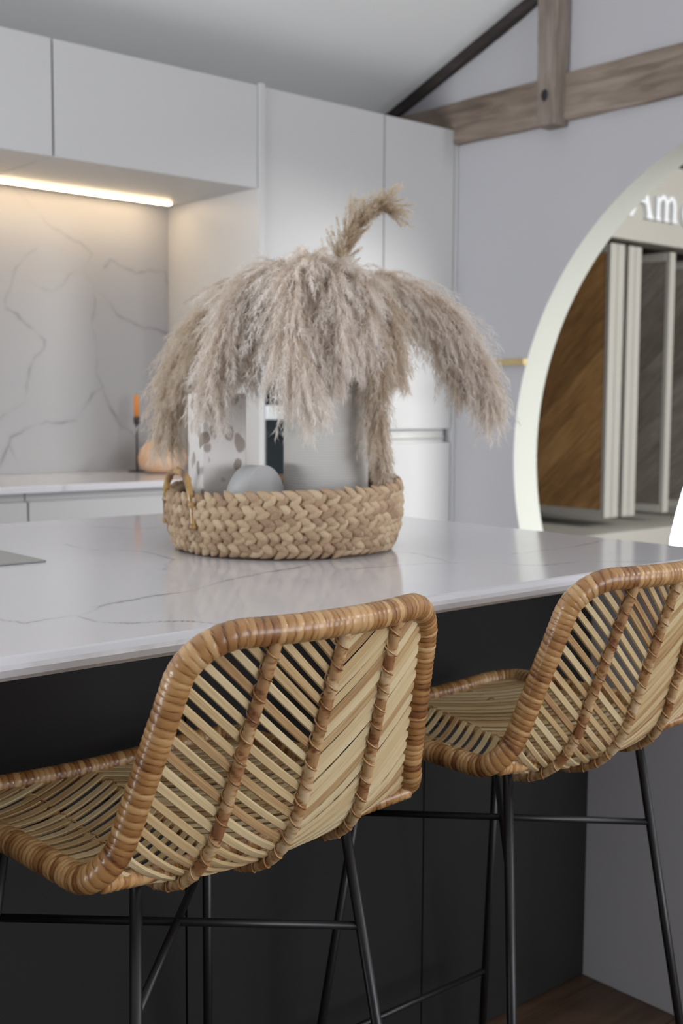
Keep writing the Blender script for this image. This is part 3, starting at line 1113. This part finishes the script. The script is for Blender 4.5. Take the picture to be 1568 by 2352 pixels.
def bloc(a, b, z=0.0):
    """a to the right, b towards the viewer, from the basket centre."""
    return BC + RV_ * a - DV * b + Vector((0, 0, z))


bk = empty('wicker_tray', BC, math.atan2(RV_.y, RV_.x))
sett(bk, 'round braided wicker tray with bamboo handles on the island worktop', 'basket')
rows = 5
RH = .0222
lobe_v, lobe_f = [], []
nl, ns_ = 7, 8
for i in range(nl + 1):
    t = -1 + 2 * i / nl
    rr = max(.03, (1 - abs(t) ** 1.9)) ** .72 * (1 + .16 * t)
    for k in range(ns_):
        a = 2 * PI * k / ns_
        lobe_v.append((t * .0172, rr * .0084 * math.cos(a), rr * .0074 * math.sin(a)))
for i in range(nl):
    for k in range(ns_):
        lobe_f.append((i * ns_ + k, i * ns_ + (k + 1) % ns_, (i + 1) * ns_ + (k + 1) % ns_, (i + 1) * ns_ + k))
lobe_f.append(tuple(reversed(range(ns_)))); lobe_f.append(tuple(nl * ns_ + k for k in range(ns_)))
lobe_me = bpy.data.meshes.new('strand'); lobe_me.from_pydata(lobe_v, [], lobe_f); lobe_me.materials.append(M['braid']); lobe_me.shade_smooth()
rs = random.Random(12)
bp = lambda z: .196 + .018 * math.sin(min(1, z / .10) * PI * .62)


def rim_dz(a):
    return 1 + .085 * math.cos(a - .5) + .02 * math.sin(3 * a)


cand = []
for r in range(rows):
    nper = 62
    for k in range(nper):
        a = 2 * PI * (k + .5 * (r % 2)) / nper + rs.uniform(-.008, .008)
        for half in (1, -1):
            z = (.0195 + r * RH + half * .0056) * rim_dz(a)
            cand.append((r, a + (0.5 if half < 0 else 0) * PI / nper, half, z, rs.uniform(-.25, .25), rs.uniform(.9, 1.12)))
# the strands facing the viewer are single objects, the others one mesh
cand.sort(key=lambda q: -(-math.sin(q[1])))
braids = []
for r in range(rows):
    zc = .0195 + r * RH
    pts = [((bp(zc) - .006) * math.cos(t), (bp(zc) - .006) * math.sin(t), zc * rim_dz(t)) for t in np.linspace(0, 2 * PI, 90, endpoint=False)]
    braids.append(tube('braid_row', pts, .0095, M['braid_stuff'], bk, seg=8, closed=True))
back_v, back_f = [], []
for n, (r, a, half, z, tl, sc) in enumerate(cand):
    rad = bp(z) + .0012
    loc = Vector((rad * math.cos(a), rad * math.sin(a), z))
    out = Vector((math.cos(a), math.sin(a), 0)); tan = Vector((-math.sin(a), math.cos(a), 0)); zz = Vector((0, 0, 1))
    ang = half * -(.62 + tl)
    xd = (tan * math.cos(ang) + zz * math.sin(ang)) + out * .18
    xd.normalize()
    zd = (out - xd * out.dot(xd)).normalized()
    yd = zd.cross(xd)
    mt = Matrix(((xd.x, yd.x, zd.x, loc.x), (xd.y, yd.y, zd.y, loc.y), (xd.z, yd.z, zd.z, loc.z), (0, 0, 0, 1))) @ Matrix.Scale(sc, 4)
    if n < 300:
        o = add_obj('strand', lobe_me, None, braids[r])
        o.matrix_basis = mt
    else:
        b0 = len(back_v)
        back_v += [mt @ Vector(q) for q in lobe_v]
        back_f += [tuple(b0 + i for i in q) for q in lobe_f]
o = pydata('braid_strands', back_v, back_f, M['braid_stuff'], bk, True); o['kind'] = 'stuff'
lathe('tray_base', [(.0001, 0), (.185, 0), (.192, .004), (.185, .010), (.0001, .010)], M['braid_stuff'], bk, (0, 0, 0), n=64)
for base_a, nm in ((PI, 0), (0, 1)):
    a1_, a2_ = ((base_a + .15, base_a + .76) if nm == 0 else (.45, 1.0))
    pts = []
    R0 = .219
    p = lambda a, z, rr=R0: (rr * math.cos(a), rr * math.sin(a), z)
    m_ = (a1_ + a2_) / 2
    ctrl = [p(a1_, .048), p(a1_ + .01, .085), p(a1_ + .05, .118), p(a1_ + .14, .140, .214), p(m_, .147, .212), p(a2_ - .14, .140, .214), p(a2_ - .05, .118), p(a2_ - .01, .085), p(a2_, .048)]
    q = catmull(ctrl, 10)
    L_ = 1.0
    def rad(fr):
        d = min(abs(fr - c) for c in (.02, .16, .33, .5, .67, .84, .98))
        return .0062 + .0016 * math.exp(-(d / .012) ** 2)
    h = tube('bamboo_handle', q, rad, M['bamboo'], bk, seg=12, step=.002)

# vase
vb = bloc(.077, .0, .0105)
prof = [(.0001, 0), (.076, 0), (.0785, .003)]
z = .003
while z < .296:
    prof += [(.0788, z + .0005), (.0795, z + .0022), (.0788, z + .0040)]
    z += .0045
prof += [(.079, .299), (.077, .302), (.074, .299), (.073, .06), (.0001, .06)]
o = lathe('vase', prof, M['vase'], None, vb, n=72)
sett(o, 'tall pale grey ribbed cylinder vase holding the pampas grass', 'vase')
# grey stone disc standing on edge
dl = bloc(-.052, .075, .0105 + .0735)
bm = bmesh.new()
bmesh.ops.create_cone(bm, cap_ends=True, segments=72, radius1=.073, radius2=.073, depth=.042)
bmesh.ops.bevel(bm, geom=[e for e in bm.edges if len(e.link_faces) == 2 and any(len(f_.verts) > 4 for f_ in e.link_faces)], offset=.0035, segments=3, affect='EDGES')
o = from_bm('stone_disc', bm, M['disc'])
for p_ in o.data.polygons: p_.use_smooth = len(p_.vertices) == 4
ax = (-DV * .52 + RV_ * .85).normalized()
o.rotation_euler = ax.to_track_quat('Z', 'Y').to_euler()
o.location = dl
sett(o, 'light grey stone disc standing on edge in the tray', 'ornament')
# pebbled stone block
bl = bloc(-.126, -.004, .0105)
bm = bmesh.new(); bm_box(bm, (-.043, -.043, 0), (.043, .043, .275), .004, 3)
o = from_bm('stone_block', bm, M['terrazzo'])
o.location = bl; o.rotation_euler = (0, 0, math.atan2(RV_.y, RV_.x) + math.radians(22))
sett(o, 'tall pale stone block with brown pebble pattern standing in the tray', 'ornament')

# ------------------------------------------------------------------ pampas grass
PXM = .000819
VX, VY = 749, 888           # pixel of the vase mouth centre; control points below are offsets from it in metres


def pt(px, py, c):
    return vb + Vector((0, 0, .302)) + RV_ * ((px - VX) * PXM) + Vector((0, 0, -(py - VY) * PXM)) - DV * c


def plume(label, ctrl, width, nb, nh, seed, mat_='plume', start=.12, droop=.55, hl=(.012, .026), tip_w=.45, base_w=.5, spread=.75):
    rs = np.random.RandomState(seed)
    root = empty('pampas_plume', ctrl[0])
    sett(root, label, 'pampas grass', 'pampas plumes in the vase')
    o0 = np.array(ctrl[0])
    axis = catmull([np.array(c) for c in ctrl], 14)
    axis, s, L = resample(axis, .004)
    T, N, B = frames(axis)
    stem_path = axis[: max(6, int(len(axis) * .9))] - o0
    tube('stem', stem_path, lambda f_: .0022 - .0014 * f_, M['stem'], root, seg=6)
    # branchlets
    t = start + (1 - start) * rs.rand(nb) ** .95
    width = width * 1.18
    wprof = np.interp(t, [start, start + .15, .45, .75, 1.0], [base_w, .85, 1.0, .85, tip_w]) * width
    i = np.clip((t * (len(axis) - 1)).astype(int), 0, len(axis) - 1)
    p0, tt, nn, bb = axis[i], T[i], N[i], B[i]
    ph = rs.rand(nb) * 2 * PI
    rad = np.cos(ph)[:, None] * nn + np.sin(ph)[:, None] * bb
    Lb = wprof * rs.uniform(.55, 1.45, nb)
    d0 = tt * 1.0 + rad * (spread * rs.uniform(.35, 1.2, nb))[:, None]
    d0 /= np.linalg.norm(d0, axis=1)[:, None]
    K = nh
    tau = rs.rand(nb, K) ** .75
    g = np.array([0, 0, -1.0])
    pos = p0[:, None, :] + d0[:, None, :] * (Lb[:, None] * tau)[..., None] + g * (Lb[:, None] * droop * tau ** 2)[..., None]
    tan = d0[:, None, :] + g * (2 * droop * tau)[..., None]
    tan /= np.linalg.norm(tan, axis=2)[..., None]
    rnd_ = rs.randn(nb, K, 3)
    hd = tan + rnd_ * .50 + g * .15
    hd /= np.linalg.norm(hd, axis=2)[..., None]
    hlen = rs.uniform(hl[0], hl[1], (nb, K)) * (1.1 - .45 * tau)
    side = np.cross(hd, rs.randn(nb, K, 3))
    side /= np.linalg.norm(side, axis=2)[..., None]
    wd = rs.uniform(.00035, .00075, (nb, K))
    pos = pos + rs.randn(nb, K, 3) * .0011
    mid = pos + hd * (hlen * .55)[..., None]
    tip = mid + (hd + g * .35) * (hlen * .45)[..., None]
    a = pos - side * (wd / 2)[..., None]
    b = pos + side * (wd / 2)[..., None]
    c = mid + side * (wd * .5)[..., None]
    e = mid - side * (wd * .5)[..., None]
    V = np.stack([a, b, c, e, tip], 2).reshape(-1, 3) - o0
    H = nb * K
    base = np.arange(H)[:, None] * 5
    loops = np.concatenate([base + np.array([0, 1, 2, 3]), base + np.array([3, 2, 4])], 1).ravel()
    tot = np.tile([4, 3], H)
    st = np.r_[0, np.cumsum(tot)[:-1]]
    me = bpy.data.meshes.new('plume_hairs')
    me.vertices.add(len(V)); me.vertices.foreach_set('co', V.astype(np.float32).ravel())
    me.loops.add(len(loops)); me.loops.foreach_set('vertex_index', loops.astype(np.int32))
    me.polygons.add(len(tot)); me.polygons.foreach_set('loop_start', st.astype(np.int32))
    try: me.polygons.foreach_set('loop_total', tot.astype(np.int32))
    except Exception: pass
    me.update(calc_edges=True)
    hue = rs.uniform(-.16, .16, nb)[:, None]
    fl = np.clip(.20 + .75 * tau + hue + rs.uniform(-.08, .08, (nb, K)), 0, 1)
    col = np.zeros((H, 5, 4), np.float32); col[..., 3] = 1
    col[:, :, 0] = fl.reshape(-1)[:, None] + np.array([0, 0, .05, .05, .12])
    at = me.color_attributes.new('fluff', 'FLOAT_COLOR', 'POINT')
    at.data.foreach_set('color', np.clip(col, 0, 1).ravel())
    h = add_obj('plume', me, M[mat_], root)
    h['kind'] = 'stuff'
    return root


m0 = (749, 895)
plume('leftmost pampas plume drooping low towards the orange candle', [pt(735, 900, 0), pt(712, 760, -.03), pt(640, 668, -.06), pt(545, 672, -.09), pt(462, 755, -.10), pt(410, 860, -.10), pt(385, 945, -.09), pt(380, 1000, -.08)], .085, 420, 85, 1, 'plume_tan', start=.34)
plume('pampas plume drooping in front of the pebbled stone block', [pt(738, 900, .01), pt(715, 760, .02), pt(645, 672, .04), pt(565, 700, .07), pt(528, 790, .09), pt(503, 875, .10), pt(494, 935, .10)], .073, 400, 85, 2, start=.34)
plume('broad pale pampas plume hanging over the front of the vase', [pt(742, 900, .03), pt(735, 760, .06), pt(705, 665, .10), pt(672, 690, .15), pt(668, 790, .17), pt(690, 870, .17), pt(708, 925, .16)], .082, 460, 90, 3, start=.36)
plume('pale pampas plume at the vase front, right of the broadest one', [pt(748, 900, .03), pt(748, 770, .06), pt(745, 670, .09), pt(752, 690, .13), pt(760, 780, .15), pt(755, 850, .15)], .070, 360, 85, 4, start=.40)
plume('pale pampas plume between the left drooping ones, behind', [pt(740, 900, 0), pt(715, 760, 0), pt(660, 660, .0), pt(600, 660, .03), pt(572, 740, .06), pt(568, 810, .07), pt(565, 850, .07)], .068, 360, 85, 5, start=.36)
plume('slim pampas plume trailing down to the tray at the right of the vase', [pt(758, 900, .02), pt(775, 770, .04), pt(812, 690, .06), pt(845, 760, .08), pt(853, 870, .09), pt(855, 970, .09), pt(866, 1060, .085), pt(869, 1090, .08)], .050, 420, 75, 6, 'plume_tan', start=.34, spread=.55, tip_w=.35)
plume('long pampas plume arching farthest to the right', [pt(760, 900, 0), pt(785, 760, -.01), pt(850, 668, -.02), pt(940, 678, -.03), pt(1030, 738, -.04), pt(1095, 825, -.05), pt(1128, 905, -.05), pt(1140, 940, -.05)], .080, 460, 85, 7, start=.34)
plume('pampas plume arching right beneath the longest one', [pt(758, 900, 0), pt(782, 770, -.03), pt(850, 690, -.05), pt(935, 710, -.07), pt(1010, 765, -.08), pt(1060, 850, -.08), pt(1075, 890, -.08)], .062, 330, 80, 8, 'plume_tan', start=.38)
plume('slender upright tan pampas plume standing above the others', [pt(752, 900, -.02), pt(762, 740, -.03), pt(778, 630, -.03), pt(800, 565, -.03), pt(835, 515, -.03), pt(868, 497, -.03), pt(890, 503, -.03)], .058, 150, 120, 9, 'plume_brown', start=.50, droop=.04, spread=.62, tip_w=.75, base_w=.75, hl=(.006, .013))
plume('short pampas plume hanging at the right shoulder of the vase', [pt(756, 900, .01), pt(775, 760, .02), pt(815, 682, .03), pt(868, 715, .05), pt(890, 800, .06), pt(898, 860, .06)], .055, 330, 80, 10, 'plume_tan', start=.38, spread=.6)
plume('pale pampas plume filling the crown behind the front ones', [pt(748, 900, -.03), pt(745, 760, -.05), pt(720, 660, -.07), pt(660, 645, -.09), pt(610, 690, -.11), pt(590, 760, -.12)], .065, 300, 80, 11, start=.42)
plume('pampas plume in the middle of the crown leaning right', [pt(752, 900, .0), pt(760, 760, .03), pt(790, 668, .06), pt(815, 690, .10), pt(818, 770, .12), pt(812, 830, .12)], .060, 320, 80, 12, start=.42)

plume('pale pampas plume hanging at the very middle of the crown front', [pt(746, 900, .02), pt(735, 760, .05), pt(715, 650, .09), pt(712, 660, .12), pt(716, 740, .145), pt(718, 810, .15)], .062, 320, 80, 13, start=.40)
plume('pale pampas plume drooping left behind the stone block', [pt(742, 900, -.01), pt(712, 770, -.02), pt(650, 690, -.03), pt(575, 690, -.03), pt(505, 755, -.05), pt(450, 830, -.06), pt(425, 885, -.06)], .066, 330, 80, 14, 'plume_tan', start=.36)

# ------------------------------------------------------------------ niche ornaments
t = empty('candlestick', (2.445, 4.03, .92)); sett(t, 'slim dark candlestick standing before the splashback', 'candlestick')
lathe('base', [(.0001, 0), (.034, 0), (.034, .003), (.006, .005), (.0001, .005)], M['candle_metal'], t, (0, 0, .0005), n=32)
lathe('rod', [(.0001, .004), (.0042, .004), (.0042, .19), (.0001, .19)], M['candle_metal'], t, n=14)
lathe('cup', [(.0001, .183), (.009, .185), (.0125, .195), (.0125, .215), (.0105, .215), (.0100, .200), (.0001, .198)], M['candle_metal'], t, n=20)
t = empty('candle', (2.445, 4.03, 1.119)); sett(t, 'short orange candle in the slim candlestick', 'candle')
lathe('wax', [(.0001, 0), (.0096, 0), (.0096, .095), (.0080, .101), (.0001, .099)], M['candle'], t, n=20)
lathe('wick', [(.0001, .098), (.0009, .098), (.0008, .108), (.0001, .108)], M['candle_metal'], t, n=8)
prof = [(.0001, 0), (.055, 0), (.080, .012), (.094, .040), (.095, .062), (.084, .092), (.060, .118), (.036, .131), (.022, .136), (.018, .140), (.015, .137), (.014, .120), (.0001, .11)]
t = lathe('round_vase', [(r_ if r_ < .001 else r_, z_) for r_, z_ in prof], M['peach'], None, (2.480, 3.90, .9205), n=64)
sett(t, 'squat rounded peach ceramic vase on the niche worktop', 'vase')

# ------------------------------------------------------------------ flooring display beyond the round opening
YDsp = 4.0
ds = empty('display_stand', (5.9, YDsp + .4, 0)); sett(ds, 'cream flooring display stand seen through the round opening', 'display')
hdp = box('header_board', (4.7, YDsp - .05, 2.11), (8.0, YDsp + .10, 2.56), M['cream'], None, .004)
adopt(ds, hdp,
      box('base_cabinet', (4.7, YDsp - .16, 0), (5.93, YDsp + .85, .50), M['cream'], None, .004),
      box('base_cabinet', (5.936, YDsp - .16, 0), (8.0, YDsp + .85, .50), M['cream'], None, .004),
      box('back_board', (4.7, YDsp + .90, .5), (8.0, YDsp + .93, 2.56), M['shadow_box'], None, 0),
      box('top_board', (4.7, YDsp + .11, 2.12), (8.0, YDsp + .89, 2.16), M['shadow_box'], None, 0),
      box('side_board', (4.66, YDsp - .05, 0), (4.698, YDsp + .93, 2.56), M['cream'], None, .002),
      box('niche_shade', (6.13, YDsp - .165, .12), (7.2, YDsp - .1605, .43), M['shadow_box'], None, 0))  # flat dark sheet on the cabinet front; recess shade is in its colour

# letters on the header, each a little serif letter form with depth


def prism(bm, poly, y0_, y1_):
    a = [bm.verts.new((x, y0_, z)) for x, z in poly]
    b = [bm.verts.new((x, y1_, z)) for x, z in poly]
    bm.faces.new(a); bm.faces.new(list(reversed(b)))
    for i in range(len(poly)):
        j = (i + 1) % len(poly)
        bm.faces.new((a[i], b[i], b[j], a[j]))


def stroke(pts, w):
    """Outline polygon of a stroke with varying half widths."""
    P = np.array(pts, float)
    T = np.gradient(P, axis=0); T /= np.linalg.norm(T, axis=1)[:, None]
    Nn = np.c_[-T[:, 1], T[:, 0]]
    w = np.array(w)[:, None] if np.ndim(w) else w
    return [tuple(q) for q in P + Nn * w] + [tuple(q) for q in (P - Nn * w)[::-1]]


def arc_pts(cx, cz, rx, rz, a0_, a1_, n=12):
    return [(cx + rx * math.cos(t), cz + rz * math.sin(t)) for t in np.linspace(a0_, a1_, n)]


YL0, YL1 = YDsp - .078, YDsp - .0505
ZB_ = 2.243
def letter(name, polys, x):
    bm = bmesh.new()
    for k, p_ in enumerate(polys):
        prism(bm, [(x + a, ZB_ + b) for a, b in p_], YL0 - .0004 * k, YL1)
    o = from_bm(name, bm, M['letter'])
    adopt(ds, o)
    return o


letter('letter', [stroke([(0, .0), (.035, .02), (.062, .07), (.095, .135), (.125, .20)], [.012, .009, .010, .012, .009]),
                  stroke([(.118, .205), (.150, .12), (.178, .04), (.190, .0)], [.012, .015, .016, .018]),
                  stroke([(.065, .078), (.110, .086), (.155, .078)], [.007, .008, .007]),
                  [(-.020, -.006), (.030, -.006), (.026, .012), (-.016, .012)], [(.160, -.006), (.222, -.006), (.216, .012), (.166, .012)]], 5.512)
mst = lambda x: [(x - .014, 0), (x + .014, 0), (x + .014, .118), (x - .014, .128)]
letter('letter', [mst(.0), stroke([(.012, .095), (.03, .122), (.052, .128), (.074, .112), (.080, .08), (.080, 0)], [.008, .011, .013, .014, .014, .014]),
                  stroke([(.092, .095), (.11, .122), (.132, .128), (.154, .112), (.160, .08), (.160, 0)], [.008, .011, .013, .014, .014, .014]),
                  [(-.024, -.006), (.026, -.006), (.022, .010), (-.020, .010)], [(.058, -.006), (.104, -.006), (.100, .010), (.062, .010)], [(.138, -.006), (.186, -.006), (.182, .010), (.142, .010)]], 5.782)
letter('letter', [stroke(arc_pts(.055, .062, .048, .060, .15, 2 * PI - .7, 22), .013), stroke([(.012, .072), (.104, .072)], .007)], 6.032)

# pull-out sample boards


def sample_board(x, th, y0_, depth, label, m, n_edge, tilt=0.0, z0=.56, z1=2.09):
    t = empty('sample_board', (x, y0_, z0)); sett(t, label, 'sample board', 'pull-out flooring samples')
    # frame: front edge profiles, top and bottom rails
    w = th / n_edge
    for k in range(n_edge):
        q = box('edge_profile', (k * w + .002, 0, 0), ((k + 1) * w - .004, .03, z1 - z0), M['cream'], t, .003)
    box('bottom_rail', (.001, .031, 0), (th - .003, depth, .045), M['cream'], t, .002)
    box('top_rail', (.001, .031, z1 - z0 - .05), (th - .003, depth, z1 - z0), M['cream'], t, .002)
    # diagonal planks as single boards, clipped to the panel
    pnl = box('backing', (.012, .031, .046), (th - .006, depth, z1 - z0 - .051), M['shadow_box'], t, 0)
    Hh = z1 - z0 - .097
    D = depth - .031
    pwid = .135
    ang = math.radians(137)
    u = np.array([math.cos(ang), math.sin(ang)]); n_ = np.array([-u[1], u[0]])
    kmin, kmax = -16, 6
    for k in range(kmin, kmax):
        # strip between n=k*pwid and (k+1)*pwid, clip rectangle polygon
        poly = [(0, 0), (D, 0), (D, Hh), (0, Hh)]
        for sgn, off in ((1, k * pwid + .0012), (-1, -((k + 1) * pwid - .0012))):
            out = []
            for i in range(len(poly)):
                a, b = np.array(poly[i]), np.array(poly[(i + 1) % len(poly)])
                da, db = sgn * (a @ n_) - off, sgn * (b @ n_) - off
                if da >= 0: out.append(tuple(a))
                if da * db < 0:
                    out.append(tuple(a + (b - a) * da / (da - db)))
            poly = out
            if len(poly) < 3: break
        if len(poly) < 3: continue
        c = np.mean(poly, axis=0)
        bm = bmesh.new()
        lp = [((a - c[0]) * u[0] + (b - c[1]) * u[1], (a - c[0]) * n_[0] + (b - c[1]) * n_[1]) for a, b in poly]
        A = [bm.verts.new((p_[0], p_[1], 0)) for p_ in lp]; Bv = [bm.verts.new((p_[0], p_[1], .006)) for p_ in lp]
        bm.faces.new(A); bm.faces.new(list(reversed(Bv)))
        for i in range(len(lp)):
            j = (i + 1) % len(lp); bm.faces.new((A[i], Bv[i], Bv[j], A[j]))
        o = from_bm('sample_plank', bm, M[m], t)
        # local x -> u (along y,z), local y -> n, local z -> -x
        ux = Vector((0, u[0], u[1])); ny = Vector((0, n_[0], n_[1])); zx = Vector((-1, 0, 0))
        o.matrix_basis = Matrix(((ux.x, ny.x, zx.x, .010), (ux.y, ny.y, zx.y, .031 + c[0]), (ux.z, ny.z, zx.z, .046 + c[1]), (0, 0, 0, 1)))
    t.rotation_euler = (0, 0, tilt)
    return t


sample_board(5.455, .135, YDsp + .0, .82, 'brown oak sample board with diagonal planks, nearest the round opening', 'sample', 2)
sample_board(5.625, .125, YDsp + .0, .82, 'closed sample board with pale double edge behind the oak one', 'sample', 2)
sample_board(6.030, .070, YDsp + .0, .82, 'dark grey-brown sample board turned slightly open', 'sample_grey', 1, tilt=.10)
sample_board(6.46, .070, YDsp + .0, .82, 'greyish sample board at the right edge of the view', 'sample_grey', 1, tilt=.12)

# bright white lamp in the showroom, mostly out of frame
lp_ = Vector((5.0, 3.065, 0))
t = empty('floor_lamp', lp_); sett(t, 'glowing white lamp shade at the right edge beyond the worktop', 'lamp')
lathe('lamp_shade', [(.0001, .46), (.10, .462), (.150, .478), (.172, .505), (.168, .56), (.145, .68), (.115, .80), (.095, .87), (.0001, .875)], M['lamp'], t, n=48)
lathe('pole', [(.0001, .02), (.012, .02), (.012, .459), (.0001, .459)], M['chrome'], t, n=16)
lathe('base', [(.0001, .0), (.14, .0), (.14, .015), (.02, .022), (.0001, .022)], M['chrome'], t, n=40)
